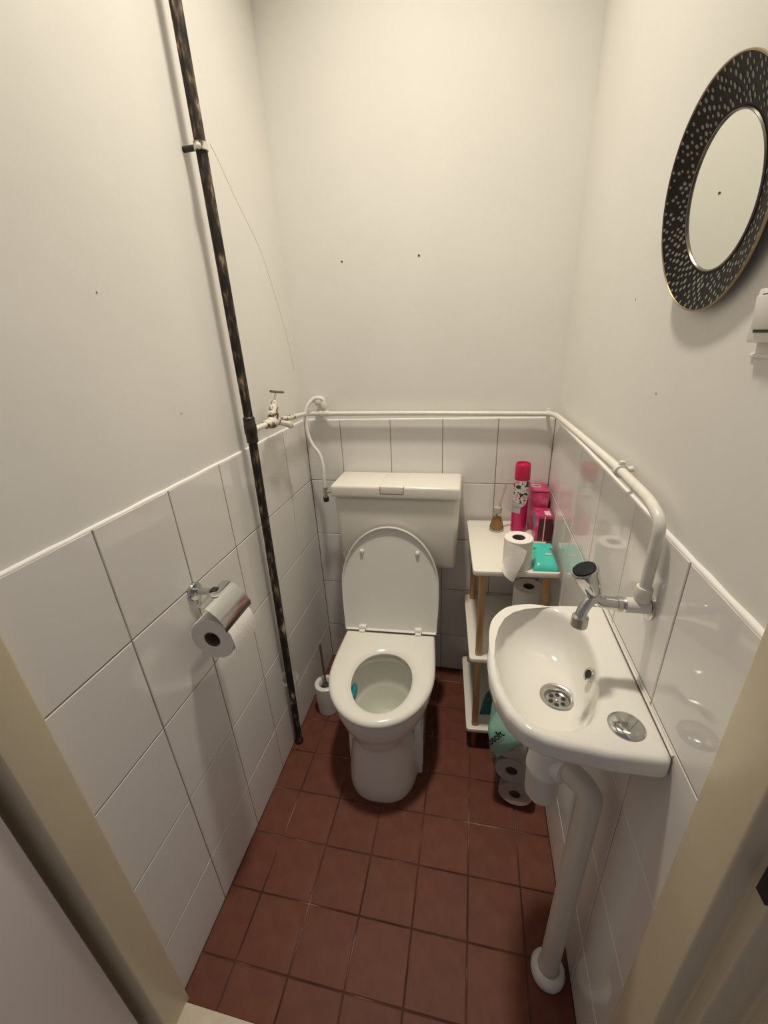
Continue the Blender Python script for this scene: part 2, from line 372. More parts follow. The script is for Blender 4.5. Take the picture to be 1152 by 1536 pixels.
# ------------------------------------------------------------------ cold water pipe around the room
cp = thing('water_pipe', 'white painted water pipe running above the tiles to the basin tap', 'pipe', (.035, -.40, 1.26))
O = Vector((.035, -.40, 1.26))
p_left = fillet([(.038, -.470, 1.271), (.035, -.338, 1.268), (.033, -.11, 1.249), (.030, -.026, 1.240), (.12, -.026, 1.2385), (.50, -.026, 1.2355), (.88, -.026, 1.229), (.925, -.028, 1.2285), (W-.018, -.10, 1.236), (W-.018, -.40, 1.245), (W-.018, -.7614, 1.2535), (W-.018, -.90, 1.2515), (W-.018, -.952, 1.238), (W-.018, -.9515, 1.19), (W-.018, -.9488, 1.092)], .034)
link('pipe_tube', tube([p-O for p in p_left], .0085, 14), 'pipewhite', cp)
bare = [p-O for p in spline([(.0345, -.37, 1.2707), (.0347, -.30, 1.265), (.0343, -.24, 1.26), (.0338, -.165, 1.2535)], 4)]
link('bare_section', tube(bare, .0088, 14), 'valve', cp)
def wclamp(p, axis, stem):
    p = Vector(p)-O; c = link('pipe_clamp', lathe([(.0086, -.007), (.0125, -.006), (.0125, .006), (.0086, .007)], p, axis, 18), 'pipewhite', cp)
    link('clamp_stem', tube([p, p+Vector(stem)], .006, 8), 'pipewhite', c)
    link('clamp_ear', box(*[q for k in range(3) for q in (p[k]-.005+(.014 if k == 2 else 0), p[k]+.005+(.014 if k == 2 else 0))], .002), 'pipewhite', c)
wclamp((W-.018, -.758, 1.2535), (0, 1, 0), (.02, 0, .004)); wclamp((.921, -.028, 1.2287), (1, 0, 0), (0, .03, 0))
# stop valve with tee handle, on the pipe next to the riser
sv = thing('stop_valve', 'old stop valve with tee handle and chipped white paint beside the iron riser', 'valve', (.035, -.335, 1.268)); sv.scale = (1.15, 1.15, 1.1)
link('valve_body', join_bm(lambda bm: (blathe(bm, [(.010, -.045), (.0125, -.040), (.0125, -.028), (.016, -.018), (.018, 0), (.016, .018), (.0125, .028), (.0125, .040), (.010, .045)], (0, 0, 0), (0, 1, -.03), 16),
     blathe(bm, [(.012, 0), (.015, .010), (.016, .020), (.012, .026), (.0125, .036), (.009, .042), (.0085, .052), (.005, .056)], (0, .002, .006), (0.05, .42, 1), 14))), 'valve', sv)
link('spindle', tube([(.003, .022, .055), (.005, .040, .082)], .0028, 8), 'steel', sv)
link('tee_handle', tube([(.005, .006, .086), (.005, .042, .0795), (.005, .082, .073)], .0036, 10), 'handle', sv)
link('drain_nozzle', join_bm(lambda bm: (btube(bm, [(.004, .02, -.004), (.012, .055, -.016), (.014, .075, -.022)], .0085, 12), blathe(bm, [(.011, 0), (.011, .014), (.009, .02)], (.0135, .068, -.020), (.1, 1, -.5), 8))), 'pipewhite', sv)
# angle valve and fill hose of the cistern
hv = thing('fill_hose', 'white flexible fill hose from the angle valve down to the cistern', 'hose', (.10, -.026, 1.24))
O2 = Vector((.10, -.026, 1.24))
link('tee_fitting', join_bm(lambda bm: (blathe(bm, [(.0092, -.02), (.0115, -.018), (.0115, .018), (.0092, .02)], (0, 0, 0), (1, 0, 0), 14), btube(bm, [(0, 0, 0), (0, 0, .024)], .0085, 12))), 'pipewhite', hv)
link('angle_valve', join_bm(lambda bm: (btube(bm, fillet([(0, 0, .020), (.002, 0, .056), (-.028, -.006, .060), (-.046, -.010, .048)], .02), .0085, 12), blathe(bm, [(.011, 0), (.0125, .006), (.0125, .02), (.010, .026)], (0, 0, .018), (0, 0, 1), 8), blathe(bm, [(.010, -.014), (.015, -.010), (.016, .006), (.014, .016), (.006, .024)], (-.020, .002, .044), (-.1, 1, .1), 14))), 'pipewhite', hv)
link('hose', tube([p-O2 for p in spline([(.060, -.036, 1.292), (.048, -.044, 1.281), (.036, -.052, 1.255), (.0325, -.056, 1.22), (.036, -.06, 1.168), (.052, -.065, 1.125), (.0765, -.07, 1.093), (.0885, -.075, 1.05), (.0905, -.08, 1.0), (.090, -.083, .955)], 6)], .0068, 12), 'white', hv)
ft = link('hose_fitting', join_bm(lambda bm: (blathe(bm, [(.008, 0), (.0105, .004), (.0105, .022), (.008, .026)], Vector((.090, -.083, .932))-O2, seg=8), btube(bm, [Vector((.090, -.083, .938))-O2, Vector((.160, -.083, .938))-O2], .0065, 10), blathe(bm, [(.0085, -.026), (.0085, 0)], Vector((.090, -.083, .936))-O2, seg=10))), 'steel', hv)
link('black_nut', lathe([(.010, 0), (.012, .003), (.012, .018), (.010, .02)], Vector((.090, -.083, .895))-O2, seg=8), 'dark', hv)

# ------------------------------------------------------------------ cistern
ci = thing('toilet_cistern', 'white plastic low level cistern mounted on the tiles behind the toilet', 'cistern', (.39, -.0, .65))
def tank_taper(c):
    t = (c.z-0)/.30
    return (c.x*(.962+.038*t), -.012+(c.y+.012)*(.93+.07*t), c.z)
link('tank', box(-.238, .238, -.168, -.006, 0, .302, .022, 4, tank_taper), 'cist', ci)
lidt = link('tank_lid', box(-.2455, .2445, -.181, -.004, .302, .350, .010, 4, lambda c: (c.x*(1 if c.z < .33 else .985), c.y, c.z)), 'cist', ci)
link('flush_button', box(-.053, .040, -.1820, -.036, .318, .3515, .006, 3), 'cist', lidt)
link('seam_gap', box(-.0550, .0420, -.1818, -.0340, .3160, .3506, .0065, 3), 'printgrey', lidt)
link('side_screw', lathe([(.006, 0), (.006, .006), (.003, .008)], (-.226, -.14, .035), (-1, 0, 0), 10), 'steel', ci)

# ------------------------------------------------------------------ toilet
TO = Vector((.373, -.28, 0)); TY = math.radians(2.4)
to = thing('toilet', 'white porcelain toilet with raised seat lid and open bowl', 'toilet', TO, TY)
NB = 64
def egg(hw, yf, yb, z, pf=2.0, pb=3.0, cx=0, yc=None):
    yc = yb+(yf-yb)*.45 if yc is None else yc; out = []
    for k in range(NB):
        a = 2*PI*k/NB; c, s = math.cos(a), math.sin(a); p = pb if s > 0 else pf
        x = math.copysign(abs(c)**(2/p), c)*hw; y = math.copysign(abs(s)**(2/p), s)
        out.append(Vector((cx+x, yc+(yb-yc)*y if s > 0 else yc+(yc-yf)*y, z)))
    return out
pan = [egg(.130, -.392, -.03, 0, 2.7, 4), egg(.132, -.395, -.03, .012, 2.7, 4), egg(.130, -.393, -.03, .05, 2.6, 4), egg(.122, -.386, -.03, .12, 2.5, 4), egg(.115, -.378, -.03, .18, 2.4, 4),
       egg(.114, -.374, -.03, .215, 2.3, 4), egg(.120, -.376, -.02, .240, 2.2, 4), egg(.137, -.386, -.01, .265, 2.1, 4), egg(.160, -.400, 0, .300, 2.05, 4), egg(.175, -.410, .01, .335, 2, 4), egg(.181, -.416, .02, .368, 2, 4), egg(.181, -.416, .03, .386, 2, 4), egg(.174, -.408, .028, .394, 2, 4),
       egg(.150, -.392, -.07, .396, 2, 2.2), egg(.122, -.374, -.100, .394, 2, 2), egg(.116, -.368, -.104, .386, 2, 2), egg(.118, -.370, -.100, .368, 2, 2), egg(.130, -.380, -.085, .352, 2, 2), egg(.126, -.374, -.085, .325, 2, 2), egg(.112, -.350, -.09, .280, 2, 2), egg(.092, -.316, -.10, .235, 2, 2), egg(.072, -.280, -.108, .195, 2, 2), egg(.050, -.235, -.115, .165, 2, 2), egg(.02, -.18, -.13, .15, 2, 2)]
bowl = link('bowl', loft(pan), 'porc', to)
link('water', lathe([(.001, 0), (1, 0)], (0, 0, 0), seg=40, cap0=True, cap1=False), 'water', bowl)
wtr = bowl.children[0]
if wtr.data.polygons[0].normal.z < 0: wtr.data.flip_normals()
wtr.scale = (.0985, .112, 1); wtr.location = (0, -.213, .250)
# rear body with the recessed fixing side
def rear(sd, x0, x1, yf, yb, z): return [Vector((sd*x, y, z)) for x, y in rrect(x0, x1, yf, yb, .009, 5)]
for sd in (-1, 1):
    rb = link('rear_foot', loft([rear(sd, .098, .132, -.268, .03, 0), rear(sd, .098, .132, -.268, .03, .02), rear(sd, .099, .131, -.262, .03, .10), rear(sd, .100, .130, -.255, .03, .19), rear(sd, .101, .124, -.24, .03, .222), rear(sd, .102, .112, -.21, .03, .236)]), 'porc', to)
    if sd > 0: rb.location.x = .012
link('side_recess', prism([(-.045, -.075), (.025, -.085), (.034, .02), (.012, .085), (-.03, .08)], 0, .006, .005, 3), 'porc', rb)
rc = rb.children[0]; rc.rotation_euler = (PI/2, 0, PI/2); rc.location = (.1285, -.215, .115)
link('fixing_bolt', lathe([(.008, 0), (.007, .004), (.003, .005)], (.1335, -.232, .150), (1, 0, 0), 12), 'hole', rb)
# seat ring and lid
def dshape(hw0, hw, yb, yf, n=20):
    pts = [(hw0, yb), (hw0+.002, yb-.01)]
    ym = yb-.195
    for k in range(1, 5): t = k/5; pts.append((hw0+(hw-hw0)*math.sin(t*PI/2), yb+(ym-yb)*t))
    for k in range(n+1): a = PI*k/n; pts.append((hw*math.cos(a), ym-(ym-yf)*math.sin(a)))
    for k in range(4, 0, -1): t = k/5; pts.append((-(hw0+(hw-hw0)*math.sin(t*PI/2)), yb+(ym-yb)*t))
    pts += [(-hw0-.002, yb-.01), (-hw0, yb)]
    return pts
SP = dshape(.176, .187, .002, -.424); SC = (.006, -.236)
hole_poly = [(p.x, p.y) for p in egg(.104, -.372, -.108, 0, 2, 2.1, .006, -.236)]
ANG = sorted(set([round(2*PI*k/96, 6) for k in range(96)] + [round(math.atan2(y-SC[1], x-SC[0]) % (2*PI), 6) for x, y in (SP[0], SP[-1])]))
def polar(poly, c, z, off=0, ang=None): return [Vector((c[0]+math.cos(a)*(ray_poly(c, a, poly)+off), c[1]+math.sin(a)*(ray_poly(c, a, poly)+off), z)) for a in (ang or ANG)]
SZ = .397
link('seat', loft([polar(SP, SC, SZ, -.004), polar(SP, SC, SZ+.005, 0), polar(SP, SC, SZ+.014, 0), polar(SP, SC, SZ+.021, -.005), polar(SP, SC, SZ+.025, -.016), polar(hole_poly, SC, SZ+.025, .026), polar(hole_poly, SC, SZ+.021, .010), polar(hole_poly, SC, SZ+.013, .001), polar(hole_poly, SC, SZ+.004, .002), polar(hole_poly, SC, SZ, .006)], closed=True), 'seat', to)
LP = dshape(.183, .192, 0, -.436)
LC = (0, -.22)
LANG = sorted(set([round(2*PI*k/96, 6) for k in range(96)] + [round(math.atan2(y-LC[1], x-LC[0]) % (2*PI), 6) for x, y in (LP[0], LP[-1])]))
pl_ = lambda off, z: polar(LP, LC, z, off, LANG)
lid = link('seat_lid', loft([pl_(-.05, .014), pl_(-.012, .013), pl_(-.003, .009), pl_(0, .002), pl_(-.001, -.009), pl_(-.0035, -.010), pl_(-.005, -.008), pl_(-.008, .0005), pl_(-.03, .003), pl_(-.06, .004)]), 'seatlid', to)
# lid plane: local -y runs up from the hinge, local +z faces the cistern
lid.matrix_local = Matrix.Translation((0, .014, .416)) @ Matrix.Rotation(math.radians(-(90+10)), 4, 'X')
for x in (-.108, .108):
    b = link('buffer', lathe([(.008, 0), (.008, -.006), (.006, -.011), (.003, -.012)], (x, -.333, .004), seg=16), 'white', lid)
    link('buffer_hole', lathe([(.002, 0), (.002, -.0006)], (x, -.333, -.0078), seg=8), 'printgrey', lid) if x < 0 else None
for x in (-.112, .112):
    link('hinge', join_bm(lambda bm: (blathe(bm, [(.010, -.014), (.011, -.012), (.011, .012), (.010, .014)], (x, .012, .430), (1, 0, 0), 16), bloft(bm, [[Vector((x+a, b, c)) for a, b in ((-.011, -.014), (.011, -.014), (.011, .014), (-.011, .014))] for c in (.416, .428)]))), 'white', to)
# gel block hanging under the rim
gb = tag(link('rim_block', loft([[Vector((.010*math.cos(a)*s, .030*math.sin(a)*s, z)) for a in [2*PI*k/16 for k in range(16)]] for s, z in ((.5, -.036), (.9, -.030), (1, -.012), (1, .006), (.8, .016), (.4, .020))]), 'gelblock'), 'teal gel rim block hanging inside the toilet bowl', 'rim block')
gb.scale = (1.35, 1.25, 1.3); gb.location = (.284, -.528, .343); gb.rotation_euler = (0, math.radians(12), math.radians(6))

# ------------------------------------------------------------------ toilet brush
tb = thing('toilet_brush', 'white toilet brush holder with steel handled brush in the corner', 'toilet brush', (.086, -.318, 0))
link('holder', lathe([(.040, 0), (.043, .003), (.0455, .06), (.0475, .140), (.047, .147), (.043, .150), (.030, .1495), (.027, .146), (.026, .10), (.024, .02)], seg=36), 'white', tb)
link('brush_head', lathe([(.010, .03), (.022, .04), (.024, .10), (.022, .128), (.012, .142), (.006, .146)], seg=20), 'brushdark', tb)
link('brush_handle', tube([(.002, .0, .13), (-.004, .008, .20), (-.010, .017, .335), (-.010, .0172, .343)], lambda t: .0052 if t < .99 else .003, 12), 'handle', tb)

# ------------------------------------------------------------------ toilet paper rolls
def roll_parts(parent, r, h, axis, c, rc=.021, m='paper'):
    prof = [(rc, .001), (r-.002, 0), (r, .002), (r, h-.002), (r-.002, h), (rc, h-.001), (rc, h*.5), (rc, .001)]
    a = link('paper', lathe(prof, c, axis, 40, False, False), m, parent)
    link('cardboard_core', lathe([(rc-.0004, .0005), (rc-.0004, h-.0015), (rc-.002, h-.0015), (rc-.002, .0005), (rc-.0004, .0005)], c, axis, 28, False, False), 'core', parent)
    return a
# wall holder with roll
th = thing('toilet_roll_holder', 'chrome wall holder with a steel flap over the paper roll', 'roll holder', (0, -.817, .944))
link('rosette', lathe([(.0245, -.0002), (.0245, .006), (.022, .009), (.010, .010), (.0085, .012)], (0, 0, 0), (1, 0, 0), 32), 'chrome', th)
link('arm', tube(fillet([(.008, 0, .002), (.050, 0, .004), (.060, 0, .003)], .01), .0085, 14), 'chrome', th)
link('pivot', box(.052, .068, -.010, .010, -.006, .0135, .003), 'dark', th)
link('roll_bar', tube(fillet([(.060, 0, .003), (.060, .047, .002), (.066, .047, -.072), (.068, -.060, -.070)], .012), .0035, 10), 'chrome', th)
FL = [(.056, .0085), (.063, .0095), (.072, .0085), (.090, 0), (.106, -.016), (.116, -.032), (.121, -.044)]
def flap(bm):
    top = [[Vector((x, y, z)) for x, z in FL] for y in (-.056, .050)]; n = len(FL)
    rings = []
    for i in range(n):
        x, z = FL[i]; dx, dz = (FL[min(i+1, n-1)][0]-FL[max(i-1, 0)][0]), (FL[min(i+1, n-1)][1]-FL[max(i-1, 0)][1]); L = math.hypot(dx, dz); nx, nz = dz/L*.0012, -dx/L*.0012
        rings.append([Vector((x, -.070, z)), Vector((x, .044, z)), Vector((x+nx, .044, z+nz)), Vector((x+nx, -.070, z+nz))])
    bloft(bm, rings)
fp = link('flap', join_bm(flap, 30), 'chrome', th)
link('thumb_recess', lathe([(.010, 0), (.010, .0006), (.008, .001)], (.072, -.018, .0090), (.35, 0, 1), 20), 'steel', fp)
link('flap_edge', box(.1200, .1230, -.070, .044, -.056, -.043, .001), 'flapedge', fp)
tr = thing('toilet_roll', 'part used toilet roll hanging on the chrome wall holder', 'toilet roll', (.075, -.884, .859))
roll_parts(tr, .056, .098, (0, 1, 0), (0, 0, 0))
SH = [(.041, .0385), (.052, .022), (.0565, 0), (.0575, -.020), (.0565, -.040)]
link('loose_sheet', loft([[Vector((x, .0005, z)), Vector((x, .0975, z)), Vector((x+.0008, .0975, z)), Vector((x+.0008, .0005, z))] for x, z in SH]), 'paper', tr)

# ------------------------------------------------------------------ basin
OUT = [(.9525, -.7488), (.8789, -.7543), (.83, -.7615), (.7900, -.7715), (.7600, -.7880), (.7380, -.8120), (.7215, -.8480), (.7110, -.8900), (.7065, -.9420), (.7085, -.9830), (.7170, -1.0250), (.7330, -1.0620), (.7560, -1.0880), (.7850, -1.1010), (.8130, -1.1060), (.8730, -1.1110), (.94, -1.1095), (.9475, -1.107), (.9525, -1.100)]
INN = [(.7236, -.8433), (.7480, -.798), (.7750, -.7810), (.809, -.7735), (.8450, -.7800), (.8734, -.8000), (.8905, -.8350), (.8975, -.8780), (.8960, -.9299), (.8850, -.9929), (.8640, -1.0450), (.8400, -1.0690), (.8050, -1.0790), (.7720, -1.0720), (.7450, -1.0400), (.7280, -.9850), (.7195, -.91)]
INN = closed_spline(INN, 5)
BC = (.8120, -.9250); DR = (.8394, -.9337)
BAN = sorted(set([round(2*PI*k/120, 6) for k in range(120)] + [round(math.atan2(y-BC[1], x-BC[0]) % (2*PI), 6) for x, y in (OUT[0], OUT[-1], OUT[-2], OUT[-3])]))
bz = .948
def orow(z, off=0, s=1):
    R = polar(OUT, BC, z, 0, BAN); out = []
    for v in R:
        d = Vector((v.x-BC[0], v.y-BC[1])); L = d.length; d2 = d/L*(L*s+off)
        x = BC[0]+d2.x; x = min(x, W-.0008); out.append(Vector((x, BC[1]+d2.y, z)))
    return out
def irow(z, s, off=0, zt=0):
    R = polar(INN, BC, z, 0, BAN); out = []
    for v in R:
        x = DR[0]*(1-s)+v.x*s if s < 1 else v.x; y = DR[1]*(1-s)+v.y*s if s < 1 else v.y
        d = Vector((v.x-BC[0], v.y-BC[1])).normalized()*off; out.append(Vector((x+d.x, y+d.y, z)))
    return out
rings = [irow(.795, .30), irow(.812, .52), irow(.845, .74), irow(.880, .91), orow(.904, -.010, .99), orow(.910, -.003), orow(.916, 0), orow(bz-.012, 0), orow(bz-.005, -.0015), orow(bz-.0012, -.006), orow(bz, -.012)]
rings += [irow(bz-.0004, 1, .009), irow(bz-.0022, 1, .0045), irow(bz-.0060, 1, .0005), irow(bz-.0125, .985), irow(.924, .955), irow(.910, .915), irow(.894, .855), irow(.880, .76), irow(.870, .64), irow(.8645, .52), irow(.8622, .42)]
rings += [[Vector((DR[0]+r*math.cos(a), DR[1]+r*math.sin(a), z)) for a in BAN] for r, z in ((.0305, .8614), (.0265, .8605), (.0245, .848))]
ba = thing('wash_basin', 'small white porcelain hand basin fixed to the right wall tiles', 'wash basin', (.84, -.93, .86))
OB = Vector((.84, -.93, .86))
link('basin', loft([[p-OB for p in r] for r in rings]), 'porc', ba)
dz_ = .8608
dn = link('drain', lathe([(.0315, 0), (.0320, .0022), (.0305, .0034), (.0265, .003), (.0220, -.001), (.0205, -.0085)], Vector((DR[0], DR[1], dz_))-OB, (0, 0, 1), 36, False, True), 'steel', ba)
link('strainer', lathe([(.0195, 0), (.0195, .0012)], Vector((DR[0], DR[1], dz_-.0085))-OB, seg=30), 'chrome', dn)
for k in range(6): link('drain_hole', lathe([(.0042, 0), (.0042, .0006)], Vector((DR[0]+.0125*math.cos(k*PI/3+.3), DR[1]+.0125*math.sin(k*PI/3+.3), dz_-.0073))-OB, seg=14), 'dark', dn)
link('screw', lathe([(.004, 0), (.004, .0012), (.0025, .002)], Vector((DR[0], DR[1], dz_-.0073))-OB, seg=12), 'chrome', dn)
ov = link('overflow_ring', lathe([(.0125, -.002), (.0125, .003), (.0105, .0045), (.0082, .0035), (.0075, 0)], Vector((.8875, -.9330, .9225))-OB, (-.86, -.06, .5), 28), 'chrome', ba)
link('overflow_hole', lathe([(.0075, 0), (.0075, .0030)], Vector((.8875, -.9330, .9225))-OB, (-.86, -.06, .5), 20), 'dark', ba)
link('tap_hole_cover', lathe([(.0255, 0), (.0258, .0015), (.0235, .004), (.017, .0062), (.009, .0075), (.001, .008)], Vector((.906, -1.0585, bz-.0003))-OB, seg=40), 'chrome', ba)
link('silicone_joint', tube([Vector((W-.001, -.750, bz))-OB, Vector((W-.001, -1.100, bz))-OB], .0022, 8), 'pipewhite', ba)
# tap
FA = Vector((W, -.949, 1.090))
fa = thing('basin_tap', 'chrome wall tap with black topped handle over the basin', 'tap', FA)
link('wall_plate', lathe([(.020, -.0002), (.020, .004), (.017, .006)], (0, .006, -.006), (-1, 0, 0), 24), 'steel', fa)
link('plate_screw', lathe([(.004, 0), (.003, .002)], (-.006, -.008, .004), (-1, 0, 0), 10), 'chrome', fa)
link('elbow', join_bm(lambda bm: (blathe(bm, [(.011, 0), (.0125, .004), (.0125, .022), (.0115, .026)], (-.018, 0, .010), (0, 0, 1), 16), btube(bm, [(-.006, 0, 0), (-.040, 0, 0)], .0125, 16))), 'pipewhite', fa)
link('union_nut', lathe([(.0105, 0), (.012, .002), (.012, .006), (.0105, .008), (.0125, .010), (.0125, .016), (.010, .018)], (-.036, 0, 0), (-1, .02, 0), 18), 'steel', fa)
link('tap_body', join_bm(lambda bm: btube(bm, fillet([(-.050, 0, 0), (-.082, .001, .002), (-.094, .002, .026)], .016), .0108, 18)), 'chrome', fa)
hd = (-.42, -.03, .9); hp = Vector((-.088, .001, .016))
hn = link('tap_handle', lathe([(.0105, 0), (.0130, .005), (.0145, .010), (.0180, .026), (.0208, .045), (.0208, .048), (.0192, .050)], hp, hd, 30), 'chrome', fa)
link('black_cap', lathe([(.0178, .0495), (.0178, .0515), (.0165, .0523), (.008, .0527)], hp, hd, 30), 'blackcap', hn)
link('spout', join_bm(lambda bm: btube(bm, spline([(-.086, 0, .010), (-.096, -.006, .004), (-.104, -.010, -.010), (-.106, -.011, -.024)], 6), lambda t: .0098-.0012*math.sin(t*PI), 14)), 'chrome', fa)
link('aerator', lathe([(.009, .002), (.0128, -.002), (.0132, -.019), (.0115, -.021)], (-.106, -.011, -.020), (.03, .02, 1), 20), 'steel', fa)
# bottle trap and waste pipe
wt = thing('basin_waste_trap', 'white bottle trap and waste pipe under the basin', 'drain pipe', (.9, -1.0, 0))
OW = Vector((.9, -1.0, 0)); tc_ = Vector((DR[0]-.004, DR[1], 0))-OW
link('tail_pipe', lathe([(.018, .70), (.018, .80)], tc_, seg=20), 'waste', wt)
link('trap_cup', lathe([(.012, .572), (.026, .578), (.033, .592), (.034, .66), (.0365, .664), (.0365, .676), (.034, .680), (.034, .725), (.030, .735), (.020, .738)], tc_, seg=36), 'white', wt)
wp = fillet([tc_+Vector((.02, -.012, .700)), tc_+Vector((.045, -.045, .712)), Vector((.003, -.004, .704)), Vector((.003, -.004, .60)), Vector((0, 0, .01))], .05, 8)
link('waste_pipe', tube(wp, .0225, 24), 'waste', wt)
link('compression_nut', lathe([(.0225, 0), (.0275, .003), (.0275, .022), (.0225, .025)], tc_+Vector((.018, -.016, .702)), (.62, -.76, .12), 12), 'white', wt)
link('strap', lathe([(.0232, -.004), (.0242, -.003), (.0242, .003), (.0232, .004)], Vector(wp[9]), wp[10]-wp[8], 24), 'printgrey', wt) if False else None
link('floor_collar', lathe([(.0225, .030), (.0265, .034), (.036, .028), (.041, .014), (.040, .002), (.036, 0)], (0, 0, 0), seg=36), 'white', wt)

# ------------------------------------------------------------------ mirror and switch
mi = thing('round_mirror', 'round mirror with dotted black dished frame on the right wall', 'mirror', (.9333, -.8831, 1.6371))
a_, b_ = math.radians(-2), math.radians(-6)
nrm = Vector((-math.cos(a_)*math.cos(b_), math.sin(a_)*math.cos(b_), math.sin(b_)))
ex_ = Vector((0, 0, 1)).cross(nrm).normalized(); ey_ = nrm.cross(ex_)
mi.matrix_world = Matrix.Translation((.9333, -.8831, 1.6371)) @ Matrix((ex_, ey_, nrm)).transposed().to_4x4()
R0, R1 = .1228, .0792
prof = lambda t: (R1+(R0-R1)*t, -.0125+.0125*t**1.15)       # dished face from the glass to the rim
fr_ = link('frame', lathe([(R1-.002, -.0135)]+[prof(k/10) for k in range(11)]+[(R0+.0008, -.001), (R0-.01, -.006), (.085, -.0165), (.03, -.017)], seg=96, cap0=False), 'black', mi)
link('outer_rim', lathe([(R0-.0012, -.0006), (R0-.0002, .0010), (R0+.0012, .0006), (R0+.0014, -.0014)], seg=96, cap0=False, cap1=False), 'gold', mi)
link('inner_rim', lathe([(R1-.0026, -.0128), (R1-.0016, -.0108), (R1-.0006, -.0106), (R1+.0006, -.0120)], seg=96, cap0=False, cap1=False), 'rimdark', mi)
link('mirror_glass', lathe([(R1-.0015, -.0150), (R1-.0015, -.0128)], seg=96), 'mirror', mi)
def dots(bm):
    rr = 8
    for i in range(rr):
        t = .12+.80*i/(rr-1); r, z = prof(t); n = 46
        for k in range(n):
            if random.random() < .13: continue
            a = 2*PI*(k+.5*(i % 2)+random.uniform(-.17, .17))/n; rd = random.uniform(.0015, .0024); sl = .36
            x0, y0 = r*math.cos(a), r*math.sin(a); er = Vector((math.cos(a), math.sin(a), sl)).normalized(); et = Vector((-math.sin(a), math.cos(a), 0))
            c = Vector((x0, y0, z+.0003)); bm.faces.new([bm.verts.new(c+er*rd*1.35*math.cos(q)+et*rd*.95*math.sin(q)) for q in [2*PI*j/8 for j in range(8)]])
dt = link('frame_dots', join_bm(dots, 0), 'dot', mi); dt['kind'] = 'stuff'
link('hanger', lathe([(.028, -.0165), (.028, -.0285)], (0, 0, 0), seg=20), 'black', mi)
sw = thing('light_switch', 'white rocker light switch below the round mirror', 'switch', (W+.006, -1.044, 1.504))
link('wall_box', box(-.006, -.0002, -.036, .036, -.026, .026, .002), 'white', sw)
link('cover_plate', box(-.011, -.0055, -.036, .036, -.0255, .0255, .002), 'white', sw)
link('rocker', box(-.015, -.010, -.027, .025, -.013, .019, .0015, 2, lambda c: (c.x-(.003 if (c.z > 0 and c.x < -.013) else 0), c.y, c.z)), 'white', sw)
link('rocker_gap', box(-.0116, -.0106, -.0285, .0265, -.0158, .0205, 0), 'print', sw)
link('paint_ridge', box(W-.0005+.004, W+.0065, -1.10, -1.006, 1.463, 1.467, .001), 'plaster', wr)

# ------------------------------------------------------------------ shelf unit
SO = Vector((.683, -.415, 0)); SR = math.radians(4)
su = thing('shelf_unit', 'narrow three tier white shelf unit with pine legs behind the basin', 'shelf', SO, SR)
for z in (.81, .455, .11): link('shelf_board', prism(rrect(0, .265, 0, .39, .012, 4), z-.018, z, .003, 2), 'board', su)
for x in (.033, .232):
    for y in (.024, .362):
        link('leg', prism(rrect(x-.0115, x+.0115, y-.009, y+.009, .006, 4), .455, .793, 0), 'wood', su)
        link('leg', prism(rrect(x-.0115, x+.0115, y-.009, y+.009, .006, 4), .11, .438, 0), 'wood', su)
        link('foot', lathe([(.009, 0), (.012, .093)], (x, y, 0), seg=12), 'footwood', su)
for x, y, z, s in ((.060, .001, .800, .004), (.024, .33, .8095, .003)): link('chip', lathe([(s, -.0004), (s*.6, .0006)], (x, y, z), (0, -1, 0) if z < .805 else (0, 0, 1), 7), 'footwood', su)
T = .8105
# reed diffuser
rd = thing('reed_diffuser', 'glass reed diffuser with amber oil on the top shelf', 'diffuser', (.767, -.103, T))
link('glass_bottle', lathe([(.024, .0), (.0268, .003), (.0255, .014), (.0150, .058), (.0128, .066), (.0128, .080), (.0115, .081), (.0115, .067), (.0138, .058), (.0238, .014), (.022, .0045)], seg=32), 'glass', rd)
link('oil', lathe([(.0212, .0050), (.0230, .013), (.0155, .050), (.001, .0502)], seg=28), 'amber', rd)
link('collar', lathe([(.0120, .070), (.0148, .072), (.0148, .092), (.0120, .094), (.006, .094)], seg=24), 'collar', rd)
for k, (dx, dy) in enumerate(((.030, .012), (.027, .008), (.032, .006))):
    link('reed', tube([(-.010-.002*k, -.002*k, .02), (dx-.004, dy, .176+.003*k)], .0023, 7), 'reed', rd)
# spray can
sc_ = thing('spray_can', 'tall magenta air freshener can with pink cap on the top shelf', 'spray can', (.845, -.098, T))
link('can_body', lathe([(.0255, 0), (.0272, .003), (.0275, .008), (.0275, .196), (.0265, .203)], seg=40), 'magenta', sc_)
link('cap', lathe([(.0262, .202), (.0270, .204), (.0265, .250), (.0255, .259), (.0235, .261), (.0220, .254), (.001, .252)], seg=40), 'pink', sc_)
def band(bm, a0, a1, fz0, fz1, r=.0279, n=18):
    R = []
    for k in range(n+1):
        a = math.radians(a0+(a1-a0)*k/n); t = k/n
        R.append([Vector((q*math.cos(a), q*math.sin(a), z)) for q, z in ((r, fz0(t)), (r, fz1(t)), (r-.0006, fz1(t)), (r-.0006, fz0(t)))])
    bloft(bm, R)
M['label'] = ramp_mat('white_floral_print', [(.44, (.03, .03, .03)), (.47, (.62, .61, .56)), (.60, (.68, .66, .61)), (.64, (.66, .25, .32))], 70, .3, 0, detail=2)
pr = link('printed_label', join_bm(lambda bm: band(bm, 175, 365, lambda t: .148-.035*math.sin(t*PI)-.02*(1-t)+.03*max(0, t-.6), lambda t: .2015)), 'label', sc_)
link('badge', join_bm(lambda bm: band(bm, 180, 268, lambda t: .078, lambda t: .128-.012*t, .0282)), 'boxgrey', pr)
link('badge_line', join_bm(lambda bm: band(bm, 205, 255, lambda t: .100, lambda t: .1015, .0284)), 'print', pr)
